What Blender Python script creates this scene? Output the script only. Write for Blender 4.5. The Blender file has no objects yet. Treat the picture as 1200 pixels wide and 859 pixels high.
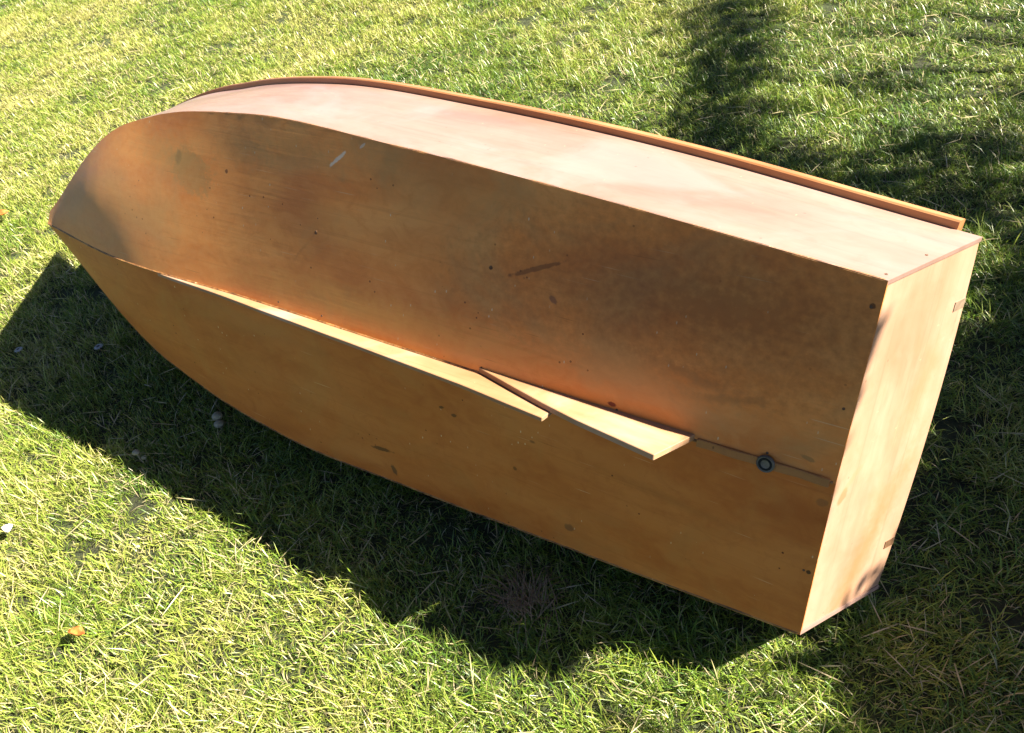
import bpy, bmesh, math, random
import numpy as np
from mathutils import Vector, Matrix

random.seed(4); rng = np.random.default_rng(11)
S = bpy.context.scene
COL = S.collection

# ------------------------------------------------------------------ camera
cam_d = bpy.data.cameras.new('camera'); cam = bpy.data.objects.new('camera', cam_d); COL.objects.link(cam)
CAM = np.array([0.20956, -0.90429, 1.60777])
FWD = np.array([-0.51793944, 0.54165325, -0.66208043])
RGT = np.array([0.81474281, 0.54819444, -0.18888359])
UPV = np.array([-0.2606394, 0.63725553, 0.72523961])
FPX = 957.447
cam.matrix_world = Matrix(((RGT[0], UPV[0], -FWD[0], CAM[0]), (RGT[1], UPV[1], -FWD[1], CAM[1]),
                           (RGT[2], UPV[2], -FWD[2], CAM[2]), (0, 0, 0, 1)))
cam_d.sensor_width = 36; cam_d.lens = 36 * FPX / 1200
cam_d.clip_start = .05; cam_d.clip_end = 2000
cam_d.dof.use_dof = False
S.camera = cam

# ------------------------------------------------------------------ sky, sun, exposure
SUN_AZ, SUN_EL = math.radians(28.65), math.radians(40.19)      # azimuth from +X towards +Y
W = bpy.data.worlds.new('World'); S.world = W; W.use_nodes = True
nt = W.node_tree; nt.nodes.clear()
sky = nt.nodes.new('ShaderNodeTexSky'); sky.sky_type = 'NISHITA'; sky.sun_disc = False; sky.air_density = .32; sky.dust_density = .3
sky.sun_elevation = SUN_EL; sky.sun_rotation = math.pi / 2 - SUN_AZ
bg = nt.nodes.new('ShaderNodeBackground'); bg.inputs[1].default_value = .05
wo = nt.nodes.new('ShaderNodeOutputWorld')
nt.links.new(sky.outputs[0], bg.inputs[0]); nt.links.new(bg.outputs[0], wo.inputs[0])
sl = bpy.data.lights.new('sun', 'SUN'); sl.energy = 5.0; sl.angle = math.radians(.53); sl.color = (1, .91, .78)
so = bpy.data.objects.new('sun', sl); COL.objects.link(so)
SV = Vector((math.cos(SUN_EL) * math.cos(SUN_AZ), math.cos(SUN_EL) * math.sin(SUN_AZ), math.sin(SUN_EL)))
so.rotation_euler = SV.to_track_quat('Z', 'Y').to_euler(); so.location = SV * 20
vs = S.view_settings; vs.view_transform = 'Standard'; vs.look = 'None'; vs.exposure = 2.2; vs.gamma = 1; vs.use_curve_mapping = False
S.cycles.max_bounces = 6

# ------------------------------------------------------------------ helpers
def tag(o, label=None, cat=None, group=None, kind=None):
    for k, v in (('label', label), ('category', cat), ('group', group), ('kind', kind)):
        if v: o[k] = v
    return o

def empty(name, loc):
    o = bpy.data.objects.new(name, None); COL.objects.link(o); o.location = loc; o.empty_display_size = .2
    return o

def mesh_obj(name, verts, faces, mat, parent=None, uv=None, smooth=False, origin=None):
    """verts in world space; stored relative to the parent (or to origin)."""
    v = np.asarray(verts, float)
    off = np.array(parent.location) if parent is not None else np.array(origin if origin is not None else (0, 0, 0), float)
    if parent is not None and parent.parent is not None: off = off + np.array(parent.parent.location)
    me = bpy.data.meshes.new(name)
    me.from_pydata((v - off).tolist(), [], [tuple(int(i) for i in f) for f in faces])
    if uv is not None:
        l = me.uv_layers.new(name='grain'); uv = np.asarray(uv)
        vi = np.empty(len(me.loops), np.int32); me.loops.foreach_get('vertex_index', vi)
        l.data.foreach_set('uv', uv[vi].astype(np.float32).ravel())
    me.materials.append(mat)
    bm = bmesh.new(); bm.from_mesh(me); bmesh.ops.recalc_face_normals(bm, faces=bm.faces); bm.to_mesh(me); bm.free()
    if smooth: me.polygons.foreach_set('use_smooth', np.ones(len(me.polygons), bool))
    o = bpy.data.objects.new(name, me); COL.objects.link(o)
    if parent is not None: o.parent = parent
    elif origin is not None: o.location = origin
    return o

class NB:
    """little node builder"""
    def __init__(s, name):
        s.m = bpy.data.materials.new(name); s.m.use_nodes = True; s.t = s.m.node_tree; s.t.nodes.clear()
        s.out = s.t.nodes.new('ShaderNodeOutputMaterial')
    def n(s, typ, **kw):
        nd = s.t.nodes.new('ShaderNode' + typ)
        for k, v in kw.items(): setattr(nd, k, v)
        return nd
    def l(s, a, b): s.t.links.new(a, b)
    def put(s, sock, v):
        if isinstance(v, bpy.types.NodeSocket): s.l(v, sock)
        else: sock.default_value = v
    def math(s, op, a, b=0., clamp=False):
        nd = s.n('Math', operation=op, use_clamp=clamp); s.put(nd.inputs[0], a); s.put(nd.inputs[1], b); return nd.outputs[0]
    def rng(s, v, a, b, c=0., d=1.):
        nd = s.n('MapRange'); s.put(nd.inputs[0], v)
        for i, x in enumerate((a, b, c, d)): nd.inputs[i + 1].default_value = x
        return nd.outputs[0]
    def noise(s, vec, scale, detail=4., rough=.55, dist=0.):
        nd = s.n('TexNoise'); s.l(vec, nd.inputs['Vector']); nd.inputs['Scale'].default_value = scale
        nd.inputs['Detail'].default_value = detail; nd.inputs['Roughness'].default_value = rough; nd.inputs['Distortion'].default_value = dist
        return nd.outputs['Fac']
    def mapping(s, vec, loc=(0, 0, 0), rot=(0, 0, 0), sc=(1, 1, 1), typ='POINT'):
        nd = s.n('Mapping', vector_type=typ); s.l(vec, nd.inputs[0]); nd.inputs[1].default_value = loc
        nd.inputs[2].default_value = rot; nd.inputs[3].default_value = sc; return nd.outputs[0]
    def mix(s, f, a, b, mode='MIX'):
        nd = s.n('Mix', data_type='RGBA', blend_type=mode); s.put(nd.inputs[0], f)
        for i, x in ((6, a), (7, b)):
            s.put(nd.inputs[i], x if isinstance(x, bpy.types.NodeSocket) else (*x, 1.))
        return nd.outputs[2]
    def ramp(s, f, stops):
        nd = s.n('ValToRGB'); s.l(f, nd.inputs[0]); e = nd.color_ramp.elements
        while len(e) < len(stops): e.new(.5)
        for el, (p, c) in zip(e, stops): el.position = p; el.color = (*c, 1)
        return nd.outputs[0]
    def bump(s, h, dist, strength=1.):
        nd = s.n('Bump'); nd.inputs['Distance'].default_value = dist; nd.inputs['Strength'].default_value = strength
        s.l(h, nd.inputs['Height']); return nd.outputs[0]
    def prin(s, col, rough=.5, nrm=None, **kw):
        nd = s.n('BsdfPrincipled'); s.put(nd.inputs['Base Color'], col if isinstance(col, bpy.types.NodeSocket) else (*col, 1.))
        s.put(nd.inputs['Roughness'], rough)
        if nrm is not None: s.l(nrm, nd.inputs['Normal'])
        for k, v in kw.items(): s.put(nd.inputs[k.replace('_', ' ')], v)
        s.l(nd.outputs[0], s.out.inputs[0]); return nd

def wood(name, light, mid, dark, stain, stain_amt=.5, fleck=.5, rough=.42, coat=.25, marks=(), grain_amt=1., mottle=.4, seed=0.):
    """varnished plywood. UV layer 'grain': x metres along the boat, y metres across."""
    b = NB(name)
    uvn = b.n('UVMap', uv_map='grain'); uv = b.mapping(uvn.outputs[0], loc=(seed, seed * .37, 0))
    # broad tonal drift of the veneer, contour figure of rotary cut ply, fine pores
    drift = b.noise(b.mapping(uv, sc=(1.1, 2.6, 1)), 2.2, 3, .5, .4)
    patch = b.noise(b.mapping(uv, sc=(1, 1.7, 1)), 6.5, 4, .6, .6)
    fig = b.n('TexWave', wave_type='BANDS', bands_direction='Y'); b.l(b.mapping(uv, sc=(.35, 1.5, 1)), fig.inputs[0])
    fig.inputs['Scale'].default_value = 3.2; fig.inputs['Distortion'].default_value = 9; fig.inputs['Detail'].default_value = 3
    fig.inputs['Detail Scale'].default_value = .9; fig.inputs['Detail Roughness'].default_value = .6
    pores = b.noise(b.mapping(uv, sc=(7, 170, 1)), 1., 3, .65)
    fibre = b.noise(b.mapping(uv, sc=(2.2, 46, 1)), 1., 4, .6, .3)
    c = b.ramp(b.rng(drift, .3, .7), ((0, dark), (.48, mid), (1, light)))
    c = b.mix(b.math('MULTIPLY', b.rng(patch, .42, .72), mottle), c, light)
    mot = b.noise(b.mapping(uv, loc=(6, 2, 0), sc=(1, 1.4, 1)), 14, 5, .68, 1.4)
    c = b.mix(b.math('MULTIPLY', b.rng(mot, .48, .72), mottle * .8), c, dark)
    c = b.mix(b.math('MULTIPLY', b.rng(mot, .50, .26), mottle * .55), c, light)
    haze = b.noise(b.mapping(uv, loc=(1, 8, 0), sc=(1, 2, 1)), 4.5, 6, .7, .5)
    c = b.mix(b.math('MULTIPLY', b.rng(haze, .52, .75), mottle * .5), c, tuple(min(1, x * .8 + k_) for x, k_ in zip(mid, (.15, .085, .03))))
    c = b.mix(b.math('MULTIPLY', b.rng(fig.outputs['Fac'], .55, 1.), .22 * grain_amt), c, dark)
    c = b.mix(b.math('MULTIPLY', b.rng(fibre, .5, .8), .30 * grain_amt), c, dark)
    c = b.mix(b.math('MULTIPLY', b.rng(pores, .56, .8), .35 * grain_amt), c, tuple(x * .55 for x in dark))
    # long veneer lines and scratches
    line = b.noise(b.mapping(uv, loc=(2, 7, 0), rot=(0, 0, .03), sc=(.9, 95, 1)), 1., 2, .5, .15)
    c = b.mix(b.math('MULTIPLY', b.rng(line, .60, .68), .34 * grain_amt), c, tuple(x * .8 for x in dark))
    for kq, (ang, ofs) in enumerate(((.35, 1.), (-.55, 4.), (1.2, 7.))):
        sp = b.mapping(uv, loc=(ofs, ofs * 1.7, 0), rot=(0, 0, ang), sc=(7, 210, 1))
        scr = b.math('MULTIPLY', b.rng(b.noise(sp, 1., 1, .4), .745, .775), b.rng(b.noise(b.mapping(uv, loc=(ofs, 3, 0)), 5, 2), .48, .6))
        c = b.mix(b.math('MULTIPLY', scr, .5 * fleck), c, (.66, .46, .24) if kq != 1 else tuple(x * .4 for x in dark))
    # weather stain
    st = b.noise(b.mapping(uv, loc=(3.1, 1.7, 0), sc=(1, 1.2, 1)), 3.4, 5, .62, .9)
    stf = b.math('MULTIPLY', b.rng(st, .5, .66), stain_amt)
    c = b.mix(stf, c, stain)
    # speckle of dents and scuffs
    vo = b.n('TexVoronoi', feature='F1'); b.l(b.mapping(uv, sc=(1, 1, 1)), vo.inputs['Vector']); vo.inputs['Scale'].default_value = 34
    spot = b.math('LESS_THAN', vo.outputs['Distance'], .075)
    keep = b.rng(b.noise(uv, 7, 2), .50, .56)
    spot = b.math('MULTIPLY', b.math('MULTIPLY', spot, keep), fleck)
    c = b.mix(spot, c, tuple(x * .35 for x in dark))
    v2 = b.n('TexVoronoi', feature='F1'); b.l(b.mapping(uv, loc=(9, 4, 0), rot=(0, 0, .6), sc=(1.6, .7, 1)), v2.inputs['Vector']); v2.inputs['Scale'].default_value = 34
    sc = b.math('MULTIPLY', b.math('LESS_THAN', v2.outputs['Distance'], .07), b.math('MULTIPLY', b.rng(b.noise(b.mapping(uv, loc=(5, 5, 0)), 4, 2), .48, .56), fleck))
    c = b.mix(sc, c, (.62, .47, .27))
    # single marks: (u, v, half length, half width, angle, colour, strength)
    wob = b.noise(uv, 60, 3, .6)
    for (u, v, a, w, ang, colr, stg) in marks:
        p = b.mapping(uvn.outputs[0], loc=(u, v, 0), rot=(0, 0, ang), sc=(a, w, 1), typ='TEXTURE')
        ln = b.n('VectorMath', operation='LENGTH'); b.l(p, ln.inputs[0])
        d = b.math('ADD', ln.outputs['Value'], b.math('MULTIPLY', b.math('SUBTRACT', wob, .5), 1.5))
        c = b.mix(b.math('MULTIPLY', (b.rng(d, .75, 1.1, 1., 0.) if a < .09 else b.rng(d, .15, 1.35, 1., 0.)), stg), c, colr)
    r = b.math('ADD', b.rng(drift, .3, .7, rough - .06, rough + .08), b.math('MULTIPLY', b.rng(patch, .4, .7), .10))
    h = b.math('ADD', b.math('MULTIPLY', pores, .5), b.math('MULTIPLY', b.noise(uv, 9, 3), 1.2))
    nrm = b.bump(b.math('ADD', h, b.math('MULTIPLY', fibre, .5)), .0006, .4)
    b.prin(c, r, nrm, Coat_Weight=coat, Coat_Roughness=.3, Specular_IOR_Level=.22)
    return b.m

# ------------------------------------------------------------------ hull curves (boat frame: x fwd, y port, z deck-up)
LEN, RK, RG, TR = 2.29988, -.01362, .53, .08521
BROLL, BPIT = -.344799, -.024113
K_CB = [.34613, .38144, .40912, .4205, .3355, .032]
K_ZC = [0, -.00475, -.01463, -.0271, -.03393, -.05663]
K_KD = [.01921, .04382, .05608, .06439, .08999, .02104]
K_GB = [.02194, .03942, .03965, .02406, .00782, .06763]
K_GH = [.24709, .26867, .28876, .33873, .46436, .545]

def spl(v, t):
    v = np.array(v, float); n = len(v) - 1; s = np.clip(t * n, 0, n - 1e-9); i = s.astype(int); u = s - i
    vv = np.concatenate([[2 * v[0] - v[1]], v, [2 * v[-1] - v[-2]]])
    p0, p1, p2, p3 = vv[i], vv[i + 1], vv[i + 2], vv[i + 3]
    return .5 * (2 * p1 + (p2 - p0) * u + (2 * p0 - 5 * p1 + 4 * p2 - p3) * u ** 2 + (3 * p1 - p0 - 3 * p2 + p3) * u ** 3)

def curves(t):
    t = np.atleast_1d(np.asarray(t, float)); X = LEN * t + .004 * t ** 9
    bb, zc, k, g, h = spl(K_CB, t), spl(K_ZC, t), spl(K_KD, t), spl(K_GB, t), spl(K_GH, t)
    bb = bb + .020 * np.sin(np.pi * np.clip((t - .76) / .24, 0, 1)) ** 1.5    # full, rounded forefoot
    xk = X + RK * t ** 4; xg = X + RG * t ** 4 - TR * (1 - t) ** 6
    return (np.stack([xk, 0 * t, zc - k], 1), np.stack([X, bb, zc], 1), np.stack([xg, bb + g, zc + h], 1))

def tw(P):
    P = np.asarray(P, float)
    X, Y, Z = -P[..., 0], P[..., 2], P[..., 1]
    c, s = math.cos(BROLL), math.sin(BROLL); Y, Z = Y * c - Z * s, Y * s + Z * c
    c, s = math.cos(BPIT), math.sin(BPIT); X, Z = X * c - Z * s, X * s + Z * c
    return np.stack([X, Y, Z + ZTOT], -1)
ZTOT = 0.
_tt = np.linspace(0, 1, 121); _k, _c, _g = curves(_tt)
ZTOT = -min(tw(_c * [1, -1, 1])[:, 2].min(), tw(_g * [1, -1, 1])[:, 2].min()) - .012

MI = np.array([1, -1, 1])
# ------------------------------------------------------------------ materials of the boat
PALE = (.74, .60, .40)
DK = (.035, .018, .008)
L_ = LEN
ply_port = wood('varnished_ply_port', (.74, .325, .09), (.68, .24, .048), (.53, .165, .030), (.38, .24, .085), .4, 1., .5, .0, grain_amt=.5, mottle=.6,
    marks=[(.475 * L_, .366, .030, .0045, -.7, (.66, .58, .45), .8), (.446 * L_, .402, .011, .003, -.7, (.66, .58, .45), .6),
           (.257 * L_, .237, .065, .005, -.42, DK, .55), (.50 * L_, .20, .005, .004, 0, DK, .75), (.30 * L_, .218, .005, .005, 0, DK, .9),
           (.70 * L_, .30, .011, .018, .2, (.10, .07, .03), .6), (.625 * L_, .29, .005, .005, 0, DK, .7), (.238 * L_, .187, .009, .006, .5, (.16, .07, .05), .7),
           (.175 * L_, .021, .011, .005, 0, (.16, .03, .015), .95), (.012, .304, .005, .005, 0, DK, .9), (.05, .03, .014, .004, .2, (.16, .11, .04), .5),
           (.68 * L_, .27, .08, .05, .3, (.22, .16, .05), .45), (.60 * L_, .35, .09, .04, 0, (.24, .17, .06), .4), (.12 * L_, .12, .12, .011, .15, (.25, .10, .03), .35),
           (.09 * L_, .09, .09, .009, -.2, (.24, .09, .02), .4),
           (.10 * L_, .25, .42, .13, -.1, (.20, .068, .016), .68), (.36 * L_, .36, .30, .06, 0, (.34, .17, .045), .3), (.43 * L_, .05, .36, .05, 0, (.72, .37, .08), .55),  # stern patch and keel-side band: reflection and glow painted into the colour
           (.15 * L_, .075, .22, .045, .1, (.62, .30, .09), .4), (.86 * L_, .16, .42, .24, 0, (.70, .37, .125), .55), (.71 * L_, .30, .14, .05, .1, (.34, .21, .065), .4), (.53 * L_, .37, .10, .035, -.2, (.34, .20, .06), .35)])  # wide pale bow patch: sheen towards the bow painted into the colour
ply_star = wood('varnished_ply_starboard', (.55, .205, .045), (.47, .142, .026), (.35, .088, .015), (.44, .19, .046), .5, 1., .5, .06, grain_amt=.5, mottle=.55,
    marks=[(.438 * L_, .322, .036, .006, .12, DK, .75), (.425 * L_, .375, .008, .016, .3, (.10, .05, .02), .8), (.35 * L_, .125, .008, .004, .3, DK, .75),
           (.336 * L_, .135, .008, .004, .3, DK, .7), (.213 * L_, .325, .012, .010, .3, (.13, .06, .025), .65), (.25 * L_, .13, .007, .004, 0, DK, .5),
           (.27 * L_, .22, .005, .005, 0, DK, .6), (.015, .045, .010, .008, 0, (.18, .08, .03), .5), (.01, .197, .004, .005, 0, DK, .9), (.12 * L_, .15, .16, .012, -.1, (.28, .10, .02), .35)], seed=3.3)
ply_side = wood('weathered_ply_side', (.295, .192, .155), (.27, .166, .127), (.225, .125, .09), (.315, .225, .20), .5, .35, .38, .35, grain_amt=.75, seed=7.7)
ply_trans = wood('weathered_ply_transom', (.45, .285, .195), (.41, .245, .158), (.32, .175, .10), (.36, .205, .11), .5, .35, .42, .3, grain_amt=.8, seed=5.1,
    marks=[(.40, .03, .016, .010, .4, (.26, .14, .05), .6), (.43, .05, .035, .008, .8, (.34, .22, .11), .4), (.22, .15, .22, .035, .35, (.30, .16, .065), .7), (.55, .19, .10, .03, .2, (.32, .18, .08), .45)])  # broad soft diagonal band: branch shade painted across the lower transom
oak = wood('rail_mahogany', (.44, .22, .095), (.38, .165, .062), (.28, .11, .04), (.40, .22, .11), .3, .3, .42, .25, seed=2.2)
pine = wood('bare_skeg_wood', (.38, .235, .13), (.34, .19, .095), (.26, .13, .058), (.40, .30, .24), .6, .25, .55, .0, grain_amt=.9, seed=9.4)
old = wood('old_glue_wood', (.40, .20, .07), (.33, .145, .045), (.22, .09, .03), (.22, .16, .06), .3, .6, .6, .0, seed=1.4)

b = NB('seam_filler')
tc = b.n('TexCoord').outputs['Object']
f1 = b.noise(tc, 24, 5, .7); f2 = b.noise(tc, 90, 3, .6)
cc = b.ramp(b.rng(f1, .35, .65), ((0, (.06, .03, .012)), (.4, (.22, .10, .03)), (1, (.44, .21, .06))))
cc = b.mix(b.rng(f2, .64, .72), cc, (.58, .42, .22))
b.prin(cc, .6, b.bump(f2, .003))
seam_m = b.m
b = NB('dull_rubber'); b.prin((.015, .017, .016), .8, Specular_IOR_Level=.15); rubber = b.m
b = NB('tarnished_metal'); b.prin(b.ramp(b.noise(b.n('TexCoord').outputs['Object'], 60), ((.3, (.04, .04, .035)), (.7, (.13, .125, .11)))), .5, Metallic=.3); metal = b.m
b = NB('rusty_screw'); b.prin(b.ramp(b.noise(b.n('TexCoord').outputs['Object'], 200), ((.3, (.03, .018, .01)), (.7, (.14, .07, .03)))), .7); screw_m = b.m
b = NB('filler_block'); b.prin(b.ramp(b.noise(b.n('TexCoord').outputs['Object'], 90, 4), ((.3, (.16, .11, .07)), (.7, (.26, .19, .125)))), .6); block_pale = b.m
b = NB('dark_block'); b.prin(b.ramp(b.noise(b.n('TexCoord').outputs['Object'], 90, 4), ((.3, (.07, .035, .015)), (.7, (.15, .08, .035)))), .6); block_dark = b.m

# ------------------------------------------------------------------ boat
boat = empty('rowing_dinghy', (-1.15, .2, 0))
tag(boat, 'varnished plywood dinghy lying on its side on the lawn, bottom towards the viewer', 'boat')

NT = 120; T = np.linspace(0, 1, NT + 1)

def shell(name, A, B, nu, mat, thick, flip, uvoff=0., wob=.0003, bulge=0.):
    """plywood panel lofted between curves A and B (boat frame), with real thickness on the inside."""
    u = np.linspace(0, 1, nu + 1)
    P = A[:, None] * (1 - u[None, :, None]) + B[:, None] * u[None, :, None]
    dt = np.gradient(P, axis=0); du = np.gradient(P, axis=1); N = np.cross(dt, du); N /= np.linalg.norm(N, axis=-1, keepdims=True) + 1e-12
    if flip: N = -N
    tt = np.arange(P.shape[0])[:, None] / NT; uu = u[None, :]
    w = wob * (np.sin(9 * tt + 3 * uu + uvoff) + .6 * np.sin(23 * tt - 5 * uu) + .5 * np.sin(5 * uu + 14 * tt * uu)) * np.sin(np.pi * uu) * np.clip(tt * 12, 0, 1) * np.clip((1 - tt) * 10, 0, 1)
    w = w + bulge * np.sin(np.pi * uu) * np.clip((tt - .5) / .35, 0, 1) ** 2 * np.clip((1 - tt) / .12, 0, 1)
    P = P + N * w[..., None]
    Q = P - N * thick
    nr, nc = P.shape[:2]
    wid = np.linalg.norm(B - A, axis=1)
    UV = np.stack([np.repeat(P[:, :1, 0], nc, 1), uu * wid[:, None] + uvoff * 0], -1).reshape(-1, 2)
    V = np.concatenate([tw(P).reshape(-1, 3), tw(Q).reshape(-1, 3)]); UV = np.concatenate([UV, UV])
    I = np.arange(nr * nc).reshape(nr, nc); M = nr * nc
    F = []
    for i in range(nr - 1):
        for j in range(nc - 1):
            a, b_, c_, d_ = I[i, j], I[i + 1, j], I[i + 1, j + 1], I[i, j + 1]
            F.append((a, b_, c_, d_)); F.append((d_ + M, c_ + M, b_ + M, a + M))
    rim = list(I[:, 0]) + list(I[-1, 1:]) + list(I[-2::-1, -1]) + list(I[0, -2:0:-1])
    for a, c_ in zip(rim, rim[1:] + rim[:1]): F.append((a, c_, c_ + M, a + M))
    o = mesh_obj(name, V, F, mat, boat, UV)
    me = o.data; me.polygons.foreach_set('use_smooth', np.ones(len(me.polygons), bool))
    me.set_sharp_from_angle(angle=math.radians(40))
    return o

kk, cc_, gg = curves(T)
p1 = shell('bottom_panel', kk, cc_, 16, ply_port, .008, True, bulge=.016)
p1['label'] = 'upper bottom panel, smoother and glossier'
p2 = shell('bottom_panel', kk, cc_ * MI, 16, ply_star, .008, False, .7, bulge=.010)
p2['label'] = 'lower bottom panel, more orange and spotted'
shell('side_panel', cc_, gg, 8, ply_side, .008, True, 1.3)
shell('side_panel', cc_ * MI, gg * MI, 8, ply_side, .008, False, 2.1)

def sweep(name, path, sect, mat, parent=boat, close=True, uvs=1.):
    """path (n,3) world; sect (n,m,3) world offsets -> closed bar."""
    n, m = sect.shape[:2]
    V = (path[:, None] + sect).reshape(-1, 3)
    s = np.concatenate([[0], np.cumsum(np.linalg.norm(np.diff(path, axis=0), axis=1))])
    UV = np.stack([np.repeat(s[:, None], m, 1), np.repeat(np.arange(m)[None] * .02, n, 0)], -1).reshape(-1, 2)
    F = []
    for i in range(n - 1):
        for j in range(m):
            k = (j + 1) % m
            F.append((i * m + j, (i + 1) * m + j, (i + 1) * m + k, i * m + k))
    F.append(tuple(range(m))); F.append(tuple((n - 1) * m + j for j in reversed(range(m))))
    return mesh_obj(name, V, F, mat, parent, UV)

def dirw(v):       # boat-frame direction -> world
    return tw(np.asarray(v, float)) - tw(np.zeros(3))

# gunwale rubbing rails (on the outer face of each side panel, along the sheer)
def rail(sign):
    t = np.linspace(.014, .885, 90); k, c, g = curves(t); c = c * [1, sign, 1]; g = g * [1, sign, 1]
    e = g - c; e /= np.linalg.norm(e, axis=1)[:, None]
    tg = np.gradient(g, axis=0); nrm = np.cross(tg, e); nrm /= np.linalg.norm(nrm, axis=1)[:, None]
    nrm *= np.sign(nrm[:, 1] * sign)[:, None]
    bv = .0025
    pts = [(0, -.004), (0, .0155 - bv), (bv, .0155), (.018 - bv, .0155), (.018, .0155 - bv), (.018, -.012), (.0035, -.012), (.0035, -.004)]
    tap = np.clip((t[-1] - t) / .10, .12, 1)[:, None]
    S_ = np.stack([dirw(e * a * tap + nrm * (h_ if h_ < 0 else h_ * tap)) for a, h_ in pts], 1)
    return sweep('gunwale_rail', tw(g), S_, oak)
rail(1); rail(-1)

# taped and filled seams along chines and keel
def seam(name, P, r0, t0, seed):
    n = len(P); rs = np.random.default_rng(seed)
    r = r0 * (1 + .07 * np.interp(np.arange(n), np.arange(0, n, 3), rs.normal(0, 1, len(range(0, n, 3)))).clip(-1.4, 1.6))
    tg = np.gradient(P, axis=0); tg /= np.linalg.norm(tg, axis=1)[:, None]
    a = np.cross(tg, [.3, .4, .86]); a /= np.linalg.norm(a, axis=1)[:, None]; b_ = np.cross(tg, a)
    sec = np.stack([(a * math.cos(q) + b_ * math.sin(q)) * r[:, None] for q in np.linspace(0, 2 * math.pi, 7)[:-1]], 1)
    return sweep(name, P, sec, seam_m)
ts = np.linspace(.002, .999, 260); k, c, g = curves(ts)
inn = np.array([0, 0, .0018])
seam('chine_seam', tw(c + [0, -.0022, .0026]), .0030, 0, 1)
seam('chine_seam', tw(c * MI + [0, .0018, .0018]), .0034, 0, 2)
seam('keel_seam', tw(k + [0, 0, .0016]), .0032, 0, 3)

# transom, set 2 mm inside the panel ends so that the ply edges show round it
def transom():
    k, c, g = curves([0.]); k, c, g = k[0], c[0], g[0]
    ns, nv = 40, 14; yb = c[1] - .0085; yt = g[1] - .0085
    P = np.zeros((ns + 1, nv + 1, 3))
    for i in range(ns + 1):
        q = -1 + 2 * i / ns
        zb = k[2] + (c[2] - k[2]) * abs(q) + .0085
        lo = np.array([.0015 + 0, q * yb, zb]); lo[0] = .003 - .0852 * (zb / g[2])
        hi = np.array([.003 - .0852, q * yt, g[2] + .020 * (1 - q * q)]); hi[0] = .003 - .0852 * hi[2] / g[2]
        for j in range(nv + 1):
            P[i, j] = lo + (hi - lo) * j / nv
    Q = P + np.array([.012, 0, .006])
    M = (ns + 1) * (nv + 1); I = np.arange(M).reshape(ns + 1, nv + 1); F = []
    for i in range(ns):
        for j in range(nv):
            a, b_, c_, d_ = I[i, j], I[i + 1, j], I[i + 1, j + 1], I[i, j + 1]
            F += [(a, b_, c_, d_), (d_ + M, c_ + M, b_ + M, a + M)]
    rim = list(I[:, 0]) + list(I[-1, 1:]) + list(I[-2::-1, -1]) + list(I[0, -2:0:-1])
    for a, c_ in zip(rim, rim[1:] + rim[:1]): F.append((a, c_, c_ + M, a + M))
    UV = np.stack([P[..., 1] + .45, P[..., 2]], -1).reshape(-1, 2)
    o = mesh_obj('transom', np.concatenate([tw(P).reshape(-1, 3), tw(Q).reshape(-1, 3)]), F, ply_trans, boat, np.concatenate([UV, UV]))
    return o, P
tr, TP = transom()

def box_w(name, ctr, ax, half, mat, parent, uv=False):
    ax = [np.array(a, float) / np.linalg.norm(a) for a in ax]
    V = [np.array(ctr) + sum(s * h * a for s, h, a in zip(sg, half, ax)) for sg in [(x, y, z) for x in (-1, 1) for y in (-1, 1) for z in (-1, 1)]]
    F = [(0, 1, 3, 2), (4, 6, 7, 5), (0, 4, 5, 1), (2, 3, 7, 6), (0, 2, 6, 4), (1, 5, 7, 3)]
    return mesh_obj(name, V, F, mat, parent, np.array([(v[0], v[2]) for v in V]))
# two filler blocks let into the transom's top edge
tn = np.cross(TP[20, 14] - TP[20, 0], TP[30, 7] - TP[10, 7]); tn /= np.linalg.norm(tn); tn *= -np.sign(tn[0])
for q, m_, lab in ((.68, block_pale, 'pale filler block in the upper transom'), (-.70, block_dark, 'dark filler block in the lower transom')):
    i = int(round((q + 1) / 2 * 40)); top = TP[i, 14]; dn = TP[i, 0] - TP[i, 14]; dn /= np.linalg.norm(dn)
    o = box_w('filler_block', tw(top + dn * .0165 + tn * .0004), [dirw(dn), dirw([0, 1, 0]), dirw(tn)], (.016, .0085, .0008), m_, boat); o['label'] = lab

# keel strip (lower layer) and skeg board (upper layer), both sprung at the after end
def plank(name, ti, inner, to, outer, y0, y1, mat):
    ki, ko = curves(ti)[0], curves(to)[0]; n = len(ti)
    sec = np.zeros((n, 4, 3))
    for j, (yy, kx, dd) in enumerate(((y0, ki, inner), (y0, ko, outer), (y1, ko, outer), (y1, ki, inner))):
        sec[:, j, 0] = kx[:, 0]; sec[:, j, 1] = yy; sec[:, j, 2] = kx[:, 2] - dd
    V = tw(sec).reshape(-1, 3); F = []
    UV = np.stack([sec[:, :, 0], np.stack([inner, outer, outer + .01, inner + .01], 1)], -1).reshape(-1, 2)
    for i in range(n - 1):
        for j in range(4):
            kq = (j + 1) % 4; F.append((i * 4 + j, (i + 1) * 4 + j, (i + 1) * 4 + kq, i * 4 + kq))
    F.append((0, 1, 2, 3)); F.append(tuple((n - 1) * 4 + j for j in (3, 2, 1, 0)))
    o = mesh_obj(name, V, F, mat, boat, UV)
    bv = o.modifiers.new('ease', 'BEVEL'); bv.width = .0011; bv.segments = 1; bv.limit_method = 'ANGLE'
    return o
t1 = np.linspace(.735, .216, 60)
out1 = np.interp(t1, [.216, .301, .34, .429, .565, .723, .735], [.081, .060, .055, .044, .030, .003, .001])
in1 = np.interp(t1, [.216, .295, .35, .8], [.042, -.004, -.006, -.006])
ks = plank('keel_strip', t1, in1, t1, out1, -.010, -.001, pine); ks['label'] = 'long tapering keel strip that has sprung away at its end'
q2 = np.linspace(0, 1, 44)
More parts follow.
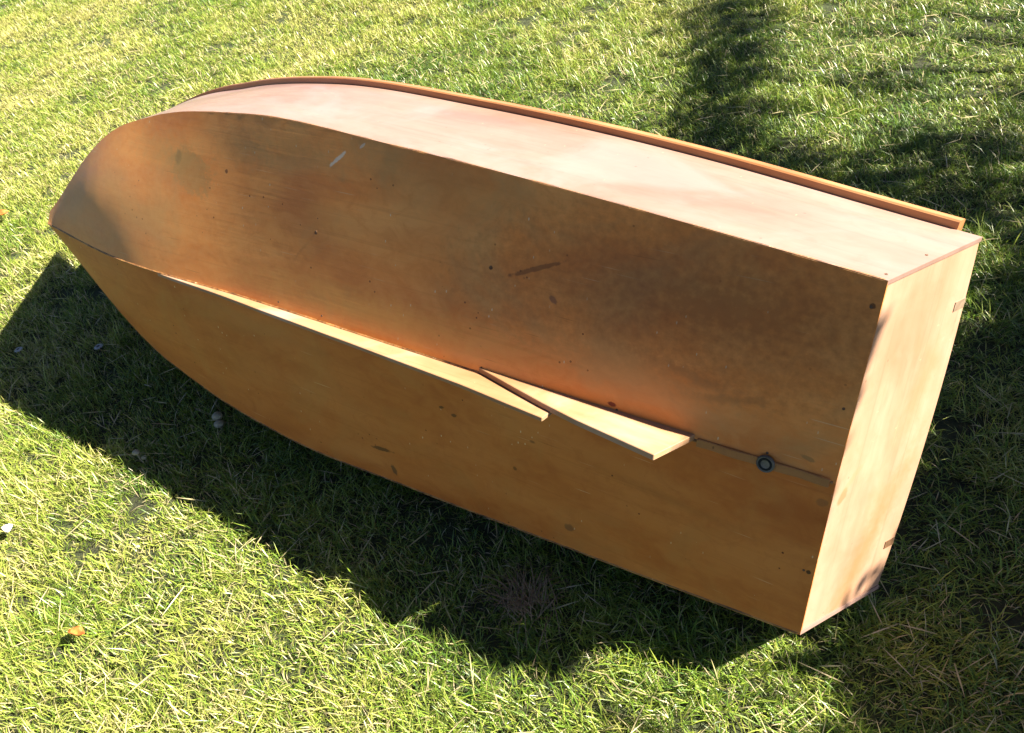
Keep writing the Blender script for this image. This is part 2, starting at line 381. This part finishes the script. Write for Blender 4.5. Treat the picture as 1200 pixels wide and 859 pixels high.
ti2 = .302 + (.104 - .302) * q2; to2 = .302 + (.117 - .302) * q2
out2 = np.interp(to2, [.117, .15, .189, .225, .26, .294, .302], [.101, .087, .071, .051, .028, .005, .001])
sk = plank('skeg_board', ti2, 0 * q2 - .005, to2, out2, -.0005, .0115, pine); sk['label'] = 'pale wedge-shaped skeg board, sawn square at its end'
t3 = np.linspace(.102, .004, 20)
rg = plank('glue_strip', t3, 0 * t3 - .003, t3, .0042 + .0012 * np.sin(t3 * 190), -.009, .007, old)

# drain fitting on the keel near the transom
def lathe(name, ctr, axis, prof, mat, parent, n=24):
    ax = Vector(axis).normalized(); q = ax.to_track_quat('Z', 'Y')
    V = []; F = []
    for r, h in prof:
        for i in range(n):
            a = 2 * math.pi * i / n; V.append(np.array(ctr) + np.array(q @ Vector((r * math.cos(a), r * math.sin(a), h))))
    for j in range(len(prof) - 1):
        for i in range(n):
            F.append((j * n + i, j * n + (i + 1) % n, (j + 1) * n + (i + 1) % n, (j + 1) * n + i))
    if prof[-1][0] > 1e-5: F.append(tuple((len(prof) - 1) * n + i for i in range(n)))
    if prof[0][0] > 1e-5: F.append(tuple(reversed(range(n))))
    o = mesh_obj(name, V, F, mat, parent, np.zeros((len(V), 2)), smooth=True)
    o.data.set_sharp_from_angle(angle=math.radians(50)); return o
kd = curves([.049])[0][0]; axw = dirw([0, .05, -1])
dp = lathe('drain_plug', tw(kd + [0, 0, -.001]), axw, [(.0125, 0), (.0125, .006), (.011, .0075), (.0085, .0075), (.0072, .006), (.006, .002), (.0001, .0015)], rubber, boat)
dr = lathe('ring', tw(kd + [0, 0, -.001]), axw, [(.0125, .001), (.0155, .001), (.0160, .003), (.0154, .0062), (.0142, .0072), (.0127, .0066)], metal, dp)
dr.parent = boat; bpy.context.view_layer.update(); dr.parent = dp       # same world place: both hang on the boat's origin

# screw heads
def surf(a, c_, t, u):
    A = curves([t]); A = {'k': A[0][0], 'c': A[1][0], 'g': A[2][0]}
    return A
sm = None
def screw(pos, nrm, r=.0024):
    return lathe('screw', pos, nrm, [(r, -.001), (r, .0006), (r * .7, .001), (.0001, .0002)], screw_m, boat, 10)
def on_panel(t, u, side, star=False):
    kq, cq, gq = [a[0] for a in curves([t])]; k2, c2, g2 = [a[0] for a in curves([min(1, t + .01)])]
    A, B, A2 = (kq, cq, k2) if side == 'b' else (cq, gq, c2)
    f = MI if star else np.ones(3)
    A, B, A2 = A * f, B * f, A2 * f
    n = np.cross(A2 - A, B - A); n /= np.linalg.norm(n)
    if side == 'b': n *= -np.sign(n[2])
    else: n *= np.sign(n[1]) * (-1 if star else 1)
    return tw(A + (B - A) * u), dirw(n)
for t, u, s, st in [(.006, .49, 's', 0), (.006, .075, 's', 0), (.006, .87, 'b', 0), (.007, .38, 'b', 0), (.008, .565, 'b', 1), (.50, .475, 'b', 0), (.30, .55, 'b', 0),
                    (.625, .72, 'b', 0), (.55, .035, 'b', 0), (.49, .035, 'b', 0), (.30, .03, 'b', 0), (.68, .5, 'b', 0), (.05, .05, 'b', 0), (.17, .033, 'b', 0)]:
    screw(*on_panel(t, u, s, bool(st)))

# ------------------------------------------------------------------ ground sheet
b = NB('lawn_soil')
tc = b.n('TexCoord').outputs['Object']
far = b.noise(tc, .35, 4); fine = b.noise(tc, 40, 5, .7); mid_ = b.noise(tc, 5, 4, .6)
c = b.ramp(b.rng(fine, .35, .65), ((0, (.012, .012, .006)), (.5, (.026, .030, .011)), (1, (.055, .058, .022))))
c = b.mix(b.rng(mid_, .4, .65, 0, .6), c, (.05, .075, .02))
c = b.mix(b.rng(far, .4, .65, 0, .3), c, (.06, .085, .02))
b.prin(c, .95, b.bump(fine, .02))
gv, gf = [], []
ring = [(-7.5, -2.2), (1.9, -2.2), (1.9, 5.9), (-7.5, 5.9)]
lawn = mesh_obj('lawn', [(-160, -160, 0), (160, -160, 0), (160, 160, 0), (-160, 160, 0)], [(0, 1, 2, 3)], b.m)
tag(lawn, kind='structure')

# ------------------------------------------------------------------ grass
def vnoise(x, y, s, seed):
    r = np.random.default_rng(seed); G = r.random((256, 256)); X, Y = x * s + 1000, y * s + 1000
    i, j = np.floor(X).astype(int), np.floor(Y).astype(int); fx, fy = X - i, Y - j
    fx, fy = fx * fx * (3 - 2 * fx), fy * fy * (3 - 2 * fy); g = lambda a, b_: G[a % 256, b_ % 256]
    return (g(i, j) * (1 - fx) + g(i + 1, j) * fx) * (1 - fy) + (g(i, j + 1) * (1 - fx) + g(i + 1, j + 1) * fx) * fy

def project(x, y, z=0.):
    v = np.stack([x, y, np.zeros_like(x) + z], 1) - CAM; w = v @ FWD
    return 600 + FPX * (v @ RGT) / w, 429.5 - FPX * (v @ UPV) / w, w

# clearance under the hull
_t = np.linspace(0, 1, 200); _k, _c, _g = curves(_t); SCw, SGw, KW = tw(_c * MI), tw(_g * MI), tw(_k)
def clearance(x, y):
    o_ = np.argsort(SCw[:, 0]); xs = SCw[o_, 0]; yc, zc = np.interp(x, xs, SCw[o_, 1]), np.interp(x, xs, SCw[o_, 2])
    o2 = np.argsort(SGw[:, 0]); yg, zg = np.interp(x, SGw[o2, 0], SGw[o2, 1]), np.interp(x, SGw[o2, 0], SGw[o2, 2])
    f = (y - yc) / np.maximum(yg - yc, .01); z = zc + (zg - zc) * np.clip(f, 0, 1)
    inside = (x < .12) & (x > -3.0) & (f > -.08) & (f < 1.1)
    inside2 = (x < .12) & (x > -3.0) & (f > 1.0) & (y < .9)      # inside the open hull
    return np.where(inside, z, 9.), inside2

def grass():
    X0, X1, Y0, Y1 = -9.6, 1.6, -2.1, 4.9
    n = 305000
    tx = rng.uniform(X0, X1, n); ty = rng.uniform(Y0, Y1, n)
    px, py, w = project(tx, ty)
    inf = (px > -90) & (px < 1290) & (py > -90) & (py < 960) & (w > 0)
    near = np.clip(1.6 - .22 * (w - 1.6), .75, 1.6)
    keep = np.where(inf, rng.random(n) < near / 1.6, rng.random(n) < .07)
    tx, ty, inf, w = tx[keep], ty[keep], inf[keep], w[keep]
    per = 9
    nt_ = len(tx); N = nt_ * per
    thick = np.clip(vnoise(tx, ty, 3.2, 5) * .55 + vnoise(tx, ty, 13, 6) * .75 - .15, .02, 1)        # tuft vigour
    hole = vnoise(tx, ty, 19, 61) * .6 + vnoise(tx, ty, 6, 62) * .4
    ok = hole > .27; tx, ty, inf, w, thick = [a[ok] for a in (tx, ty, inf, w, thick)]; nt_ = len(tx); N = nt_ * per
    cx = np.repeat(tx, per) + rng.normal(0, .014, N); cy = np.repeat(ty, per) + rng.normal(0, .014, N)
    vg = np.repeat(thick, per); inn_ = np.repeat(inf, per); ww = np.repeat(w, per)
    # combed lean of the mown sward, varying over the lawn
    comb = np.repeat(.1 + 1.3 * (vnoise(tx, ty, 1.6, 8) - .5) + .9 * (vnoise(tx, ty, 9, 18) - .5), per)
    az = np.where(rng.random(N) < .52, comb + rng.normal(0, .7, N) + np.where(rng.random(N) < .35, math.pi, 0), rng.uniform(0, 2 * math.pi, N))
    L = (.017 + .036 * vg) * rng.lognormal(0, .32, N)
    lean = np.clip(rng.normal(.98, .32, N), .1, 1.42)
    Wd = (.0014 + .0013 * rng.random(N)) * np.where(inn_, 1, 2.6) * np.clip(.75 + .16 * ww, 1, 1.5)
    L = L * np.where(inn_, 1, 1.25)
    # stalks lying loose
    loose = rng.random(N) < .004
    L = np.where(loose, rng.uniform(.05, .10, N), L); lean = np.where(loose, rng.uniform(1.36, 1.54, N), lean)
    az = np.where(loose, rng.uniform(0, 2 * math.pi, N), az); Wd = np.where(loose, Wd * 1.25, Wd)
    zb = np.where(loose, rng.uniform(.012, .035, N), 0.)
    # keep clear of the hull
    cl, ins = clearance(cx, cy)
    ok = (cl > .02) & ~(ins & (rng.random(N) < .4)); cap = np.minimum(1, (cl - .006) / np.maximum(L * np.cos(lean * .8) + zb, .004))
    sel = ok; cx, cy, az, L, lean, Wd, zb, vg, loose, cap = [a[sel] for a in (cx, cy, az, L, lean, Wd, zb, vg, loose, np.clip(cap, .1, 1))]
    N = len(cx)
    d = np.stack([np.cos(az), np.sin(az)], 1); side = np.stack([-d[:, 1], d[:, 0]], 1)
    th = rng.normal(0, .6, N)                                         # twist about the blade
    l1, l2 = np.where(loose, lean, lean * .78), np.where(loose, lean * 1.02, np.minimum(lean * 1.18, 1.6))
    base = np.stack([cx, cy, zb], 1)
    m1 = np.concatenate([d * (L * .55 * np.sin(l1))[:, None], (L * .55 * np.cos(l1) * cap)[:, None]], 1)
    m2 = m1 + np.concatenate([d * (L * .45 * np.sin(l2))[:, None], (L * .45 * np.cos(l2) * cap)[:, None]], 1)
    sd = np.concatenate([side * np.cos(th)[:, None], np.sin(th)[:, None] * .7], 1) * (Wd / 2)[:, None]
    V = np.empty((N, 5, 3)); V[:, 0] = base - sd * .8; V[:, 1] = base + sd * .8
    V[:, 2] = base + m1 - sd; V[:, 3] = base + m1 + sd; V[:, 4] = base + m2
    V[:, :, 2] = np.maximum(V[:, :, 2], .001)
    # colour per blade: 0 deep green .. .5 yellow green .. 1 straw
    hue = .36 + .10 * np.clip((-cx - 1.5) / 3, 0, 1) + .5 * (vnoise(cx, cy, 1.1, 31) - .45) + .35 * (vnoise(cx, cy, 5, 32) - .5) + rng.normal(0, .15, N)  # yellower to the far left, painting in the washed-out sheen there
    dead = rng.random(N) < (.07 + .22 * np.clip(vnoise(cx, cy, 2.3, 33) - .35, 0, 1))
    hue = np.where(dead | loose, rng.uniform(.74, 1., N), np.clip(hue, .02, .70))
    me = bpy.data.meshes.new('grass_blades')
    me.vertices.add(N * 5); me.vertices.foreach_set('co', V.astype(np.float32).ravel())
    base_i = (np.arange(N) * 5)[:, None]
    quads = base_i + np.array([0, 1, 3, 2]); tris = base_i + np.array([2, 3, 4])
    loops = np.concatenate([quads, tris], 1).ravel().astype(np.int32)
    me.loops.add(N * 7); me.loops.foreach_set('vertex_index', loops)
    me.polygons.add(N * 2)
    st = np.stack([np.arange(N) * 7, np.arange(N) * 7 + 4], 1).ravel().astype(np.int32)
    me.polygons.foreach_set('loop_start', st)
    me.update(calc_edges=False); me.validate()
    at = me.attributes.new('hue', 'FLOAT', 'POINT'); at.data.foreach_set('value', np.repeat(hue, 5).astype(np.float32))
    a2 = me.attributes.new('along', 'FLOAT', 'POINT'); a2.data.foreach_set('value', np.tile(np.array([0, 0, .55, .55, 1], np.float32), N))
    print('BLADES', N)
    return me
b = NB('grass_blade')
hu = b.n('Attribute', attribute_name='hue').outputs['Fac']; al = b.n('Attribute', attribute_name='along').outputs['Fac']
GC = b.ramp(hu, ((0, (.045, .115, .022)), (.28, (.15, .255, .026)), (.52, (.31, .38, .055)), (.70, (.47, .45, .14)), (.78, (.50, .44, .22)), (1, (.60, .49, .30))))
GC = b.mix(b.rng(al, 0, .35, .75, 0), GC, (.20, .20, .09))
pr = b.n('BsdfPrincipled'); b.l(GC, pr.inputs['Base Color']); pr.inputs['Roughness'].default_value = .36; pr.inputs['Specular IOR Level'].default_value = .45
tl = b.n('BsdfTranslucent'); b.l(b.mix(.35, GC, (.22, .30, .02)), tl.inputs[0])
ms = b.n('MixShader'); ms.inputs[0].default_value = .30; b.l(pr.outputs[0], ms.inputs[1]); b.l(tl.outputs[0], ms.inputs[2]); b.l(ms.outputs[0], b.out.inputs[0])
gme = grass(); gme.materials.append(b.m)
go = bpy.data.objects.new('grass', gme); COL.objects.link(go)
tag(go, kind='stuff')

# ------------------------------------------------------------------ small things on the lawn
b = NB('dead_leaf'); tc = b.n('TexCoord').outputs['Object']
b.prin(b.ramp(b.noise(tc, 60, 4), ((.3, (.30, .07, .015)), (.55, (.62, .20, .04)), (.75, (.72, .36, .12)))), .6); leaf_m = b.m
b = NB('white_petal'); b.prin((.86, .84, .83), .6, Subsurface_Weight=.1); white_m = b.m
b = NB('mushroom_skin'); tc = b.n('TexCoord').outputs['Object']
b.prin(b.ramp(b.noise(tc, 120, 3), ((.3, (.20, .18, .11)), (.7, (.36, .33, .22)))), .7); mush_m = b.m
b = NB('grey_seedhead'); b.prin((.30, .32, .33), .7); seed_m = b.m
b = NB('seed_centre'); b.prin((.09, .10, .08), .8); seedc_m = b.m
b = NB('dry_straw'); tc = b.n('TexCoord').outputs['Object']
b.prin(b.ramp(b.noise(tc, 40, 3), ((.3, (.10, .065, .035)), (.7, (.22, .16, .09)))), .8); straw_m = b.m

def leaf(name, loc, L, Wd, rot, curl, mat, label, cat, tilt=.2):
    V = []; F = []; nu, nv = 8, 4
    for i in range(nu + 1):
        s = i / nu; hw = Wd * math.sin(math.pi * min(.985, .04 + s * .96)) ** .8
        for j in range(nv + 1):
            q = -1 + 2 * j / nv
            x = (s - .5) * L; y = q * hw; z = curl * (q * q) * hw + .25 * curl * L * (s - .4) ** 2 * 2 + .0015 * math.sin(9 * s + 3 * q)
            V.append((x, y, z))
    for i in range(nu):
        for j in range(nv):
            a = i * (nv + 1) + j; F.append((a, a + nv + 1, a + nv + 2, a + 1))
    R_ = Matrix.Rotation(rot, 3, 'Z') @ Matrix.Rotation(tilt, 3, 'X')
    V = [np.array(R_ @ Vector(v)) + np.array(loc) for v in V]
    o = mesh_obj(name, V, F, mat, None, None, True, origin=loc)
    so_ = o.modifiers.new('thick', 'SOLIDIFY'); so_.thickness = .0006
    return tag(o, label, cat)
leaf('fallen_leaf', (-1.48, -.825, .045), .055, .013, .25, 1.3, leaf_m, 'orange curled dead leaf on the sunlit grass near the lower left corner', 'leaf', -.3)
leaf('fallen_leaf', (-3.89, .31, .045), .07, .018, .8, .8, leaf_m, 'rusty dead leaf on the grass at the left edge above the bow shadow', 'leaf')
leaf('petal', (-1.985, -.73, .045), .034, .013, -.5, .7, white_m, 'white petal on the sunlit grass at the left edge below the boat shadow', 'petal', -.3)
leaf('petal', (-7.30, 2.64, .05), .06, .025, .3, .7, white_m, 'far white petal on the grass in the top left corner', 'petal')

def dome(name, ctr, r, h, mat, parent=None, n=14, squash=1., origin=None, jit=.08, seed=0):
    rs = np.random.default_rng(seed); V = []; F = []; m = 6
    ph = rs.uniform(0, 6.28, 3)
    for j in range(m + 1):
        a = j / m * math.pi * .62
        for i in range(n):
            q = 2 * math.pi * i / n; k_ = 1 + jit * (math.sin(2 * q + ph[0]) + .6 * math.sin(3 * q + ph[1]))
            V.append((ctr[0] + r * math.sin(a) * math.cos(q) * k_, ctr[1] + r * squash * math.sin(a) * math.sin(q) * k_, ctr[2] + h * math.cos(a)))
    for j in range(m):
        for i in range(n): F.append((j * n + i, j * n + (i + 1) % n, (j + 1) * n + (i + 1) % n, (j + 1) * n + i))
    F.append(tuple(range(n))); F.append(tuple(m * n + i for i in reversed(range(n))))
    return mesh_obj(name, V, F, mat, parent, None, True, origin=origin)
def mushroom(loc, lobes, label):
    o = empty('mushroom', loc); tag(o, label, 'mushroom', 'pale mushrooms in the boat shadow')
    for s, (dx, dy, r, h) in enumerate(lobes):
        c_ = (loc[0] + dx, loc[1] + dy, h)
        dome('cap', c_, r, r * .75, mush_m, o, seed=s + 3)
        lathe('stem', (c_[0], c_[1], 0), (0, 0, 1), [(r * .3, 0), (r * .26, h * .6), (r * .3, h + r * .1)], mush_m, o, 8)
mushroom((-1.74, -.16, 0), [(-.006, .006, .016, .040), (.014, -.010, .015, .030)], 'double pale mushroom in shadow just below the lower hull edge')
mushroom((-1.87, -.37, 0), [(0, 0, .011, .042), (.022, .004, .008, .026)], 'small yellowish mushroom in shadow near the sunlit grass edge')

def seedhead(loc, r, label, tint):
    o = empty('clover_flower', loc); tag(o, label, 'flower', 'small grey flower heads in the shadow at left')
    z = loc[2]
    for k_ in range(11):
        a = 2 * math.pi * k_ / 11 + .2
        c_ = np.array((loc[0] + r * .7 * math.cos(a), loc[1] + r * .7 * math.sin(a), z + .050))
        V = []; ca, sa = math.cos(a), math.sin(a)
        for (u_, v_, w_) in ((-.45, -.22, 0), (-.45, .22, 0), (.1, .3, .12), (.1, -.3, .12), (.5, 0, -.12), (-.1, 0, .3)):
            V.append(c_ + r * np.array((u_ * ca - v_ * sa, u_ * sa + v_ * ca, w_)))
        mesh_obj('petal', V, [(0, 3, 5), (3, 4, 5), (4, 2, 5), (2, 1, 5), (1, 0, 5), (0, 1, 2, 4, 3)], tint, o)
    dome('centre', (loc[0], loc[1], z + .050), r * .42, r * .25, seedc_m, o, seed=2)
    lathe('stalk', (loc[0], loc[1], 0), (0, 0, 1), [(.0015, 0), (.0012, .05)], straw_m, o, 6)
seedhead((-2.76, -.25, 0), .014, 'bright grey flower head in shadow at the far left, close to the sunlit edge', seed_m)
seedhead((-2.45, -.11, 0), .015, 'dim grey flower head in shadow between the far left and the bow', seedc_m if False else seed_m)

def straw_tuft():
    loc = np.array((-.555, -.245, 0.)); V = []; F = []
    for k_ in range(90):
        a = rng.normal(2.6, .55) if k_ % 3 else rng.uniform(0, 6.28); L = rng.uniform(.06, .13); w = rng.uniform(.0009, .0016)
        bx = loc + np.array((rng.normal(0, .025), rng.normal(0, .02), rng.uniform(.006, .03)))
        dx = np.array((math.cos(a), math.sin(a), 0)); sx = np.array((-dx[1], dx[0], 0)) * w; i0 = len(V)
        for q in range(5):
            s = q / 4; pz = .045 * math.sin(math.pi * (.15 + .8 * s)) * rng.uniform(.75, 1.1)
            pt = bx + dx * L * s + sx * 14 * (s * s) * (1 if k_ % 2 else -1) + np.array((0, 0, pz)); tw_ = 1 - .7 * s
            V += [pt - sx * tw_, pt + sx * tw_]
        for q in range(4): F.append((i0 + 2 * q, i0 + 2 * q + 1, i0 + 2 * q + 3, i0 + 2 * q + 2))
    o = mesh_obj('dry_grass_tuft', V, F, straw_m, None, None, False, origin=loc)
    tag(o, 'brown dry grass tuft at the front edge of the boat shadow below the hull', 'grass tuft')
straw_tuft()

# ------------------------------------------------------------------ the shrubs whose shade falls across the lawn on the right
b = NB('shrub_leaf'); lh = b.n('Attribute', attribute_name='hue').outputs['Fac']
lc = b.ramp(lh, ((0, (.03, .06, .018)), (.6, (.06, .11, .03)), (1, (.11, .16, .04))))
pr = b.n('BsdfPrincipled'); b.l(lc, pr.inputs['Base Color']); pr.inputs['Roughness'].default_value = .5
tl = b.n('BsdfTranslucent'); b.l(lc, tl.inputs[0]); ms = b.n('MixShader'); ms.inputs[0].default_value = .25
b.l(pr.outputs[0], ms.inputs[1]); b.l(tl.outputs[0], ms.inputs[2]); b.l(ms.outputs[0], b.out.inputs[0]); leafm = b.m
b = NB('bark'); tc = b.n('TexCoord').outputs['Object']; f = b.noise(b.mapping(tc, sc=(6, 6, 1)), 8, 5, .7)
b.prin(b.ramp(f, ((.3, (.05, .035, .022)), (.7, (.16, .12, .08)))), .9, b.bump(f, .02)); bark = b.m

def limb(pts, radii, V, F, n=7):
    pts = [Vector(p) for p in pts]; i0 = len(V)
    for i, p in enumerate(pts):
        d_ = (pts[min(i + 1, len(pts) - 1)] - pts[max(i - 1, 0)]).normalized(); a = d_.orthogonal().normalized(); c_ = d_.cross(a)
        for j in range(n):
            q = 2 * math.pi * j / n; V.append(tuple(p + (a * math.cos(q) + c_ * math.sin(q)) * radii[i]))
    for i in range(len(pts) - 1):
        for j in range(n): F.append((i0 + i * n + j, i0 + i * n + (j + 1) % n, i0 + (i + 1) * n + (j + 1) % n, i0 + (i + 1) * n + j))
def cast(gx, gy, h):      # the point at height h whose shadow falls on ground (gx, gy)
    k_ = h / SV[2]; return (gx + SV[0] * k_, gy + SV[1] * k_, h)

def leafy(name, root_loc, clumps, leaf_len, label, cat, trunk_r, seed, extra=None):
    """clumps: (x, y, z, radius, leaves)"""
    rs = np.random.default_rng(seed)
    o = empty(name, root_loc); tag(o, label, cat)
    V = []; F = []
    top = max(c_[2] for c_ in clumps)
    fork = np.array(root_loc) + np.array((0, 0, top * .35))
    limb([root_loc, tuple(np.array(root_loc) + np.array((.02, .03, top * .18))), tuple(fork)], [trunk_r, trunk_r * .85, trunk_r * .7], V, F, 10)
    for (x, y, z, r, nl) in clumps:
        if r < .06: continue                                          # these sit on the added shading limb
        e = np.array((x, y, z)); m_ = fork * .5 + e * .5 + np.array((rs.normal(0, .05), rs.normal(0, .05), .1 * (z - fork[2])))
        limb([tuple(fork - [0, 0, .05]), tuple(m_), tuple(e)], [trunk_r * .38, trunk_r * .24, trunk_r * .08], V, F, 5)
        for _ in range(4):
            q = e + rs.normal(0, r * .55, 3); limb([tuple(m_ * .3 + e * .7), tuple(q)], [trunk_r * .1, .002], V, F, 4)
    if extra: limb([tuple(fork)] + extra, list(np.linspace(trunk_r * .4, .003, len(extra) + 1)), V, F, 6)
    mesh_obj('trunk', V, F, bark, o, None, True)
    P = []; H = []
    for (x, y, z, r, nl) in clumps:
        d_ = rs.normal(0, 1, (nl, 3)); d_ /= np.linalg.norm(d_, axis=1)[:, None]; rad = r * rs.random(nl) ** .45 * (1 + .25 * np.sin(5 * d_[:, 0] + 4 * d_[:, 1]))
        P.append(np.array((x, y, z)) + d_ * rad[:, None] * [1, 1, .85]); H.append(np.clip(rs.normal(.5, .2) + rs.normal(0, .18, nl), 0, 1))
    P = np.concatenate(P); H = np.concatenate(H); P[:, 2] = np.maximum(P[:, 2], .06); n = len(P)
    u = rs.normal(0, 1, (n, 3)); u[:, 2] *= .6; u /= np.linalg.norm(u, axis=1)[:, None]
    w_ = np.cross(u, rs.normal(0, 1, (n, 3))); w_ /= np.linalg.norm(w_, axis=1)[:, None]; ll = leaf_len * rs.uniform(.7, 1.3, n)
    V4 = np.stack([P - u * ll[:, None] * .5, P + w_ * ll[:, None] * .26, P + u * ll[:, None] * .5, P - w_ * ll[:, None] * .26], 1).reshape(-1, 3)
    cr = mesh_obj('crown', V4, (np.arange(n)[:, None] * 4 + np.array([0, 1, 2, 3])), leafm, o)
    a = cr.data.attributes.new('hue', 'FLOAT', 'POINT'); a.data.foreach_set('value', np.repeat(H, 4).astype(np.float32))
    return o

# dense shrub close by on the right: its shade covers the lawn behind the transom
rs = np.random.default_rng(5); cl = []
for i in range(84):
    gy = rs.uniform(.12, 1.45) if i < 56 else rs.uniform(.0, .5); h = rs.uniform(.5, 1.8); r = rs.uniform(.15, .24)
    gx = (.0 if gy < .4 else -.08) + r + (1.8 - h) * (.42 if i < 56 else .2) + .2 * rs.random() ** 2
    x, y, z = cast(gx, gy, h); px_, py_, w_ = project(np.array([x]), np.array([y]), z)
    if px_[0] < 1200 + 1.5 * r * FPX / w_[0] or x < 1.0: continue
    cl.append((x, y, z, r, 420))
# added limb with small clumps, placed to fill a lit gap in the hull shadow
shade_limb = [cast(.95, .12, 1.6), cast(.3, -.30, 2.0), cast(-.28, -.37, 2.2), cast(-.46, -.335, 2.3), cast(-.55, -.355, 2.35), cast(-.64, -.36, 2.3), cast(-.735, -.362, 2.35)]
for gx, gy, h, r, nl in [(-.46, -.318, 2.3, .045, 150), (-.55, -.345, 2.35, .045, 150), (-.64, -.352, 2.3, .045, 150), (-.73, -.355, 2.35, .04, 120)]: cl.append((*cast(gx, gy, h), r, nl))
leafy('garden_shrub', (2.0, 1.6, 0), cl, .05, 'dense green shrub right of the lawn shading the grass behind the transom', 'shrub', .05, 5, shade_limb)
# taller open tree behind it: loose band and column of shade at the top right
cl = []
for gx, gy, r, nl in [(-1.03, 1.72, .20, 300), (-1.10, 1.98, .19, 300), (-1.20, 2.25, .19, 300), (-1.30, 2.5, .20, 320), (-1.42, 2.75, .21, 320), (-1.55, 3.0, .23, 320), (-1.72, 3.35, .26, 300),
                      (-.72, 1.66, .16, 220), (-.45, 1.62, .19, 300), (-.18, 1.60, .21, 340), (.10, 1.56, .22, 360), (.38, 1.6, .24, 300), (.12, 1.93, .14, 120), (-.14, 1.92, .14, 150), (-.36, 1.90, .12, 90),
                      (-.62, 2.32, .12, 70), (-.05, 2.3, .14, 70), (.25, 2.4, .22, 160)]:
    h = 2.25 + .45 * rs.random() + (gy - 1.7) * .2
    x, y, z = cast(gx, gy, h); cl.append((x, y, z, r, nl))
for gx, gy, h, r, nl in [(.20, -.04, 2.7, .13, 170), (.36, .05, 2.7, .18, 260)]:
    cl.append((*cast(gx, gy, h), r, nl))
leafy('garden_tree', (2.3, 3.4, 0), cl, .06, 'slender open garden tree right of the lawn with dappled shade beneath', 'tree', .06, 8)
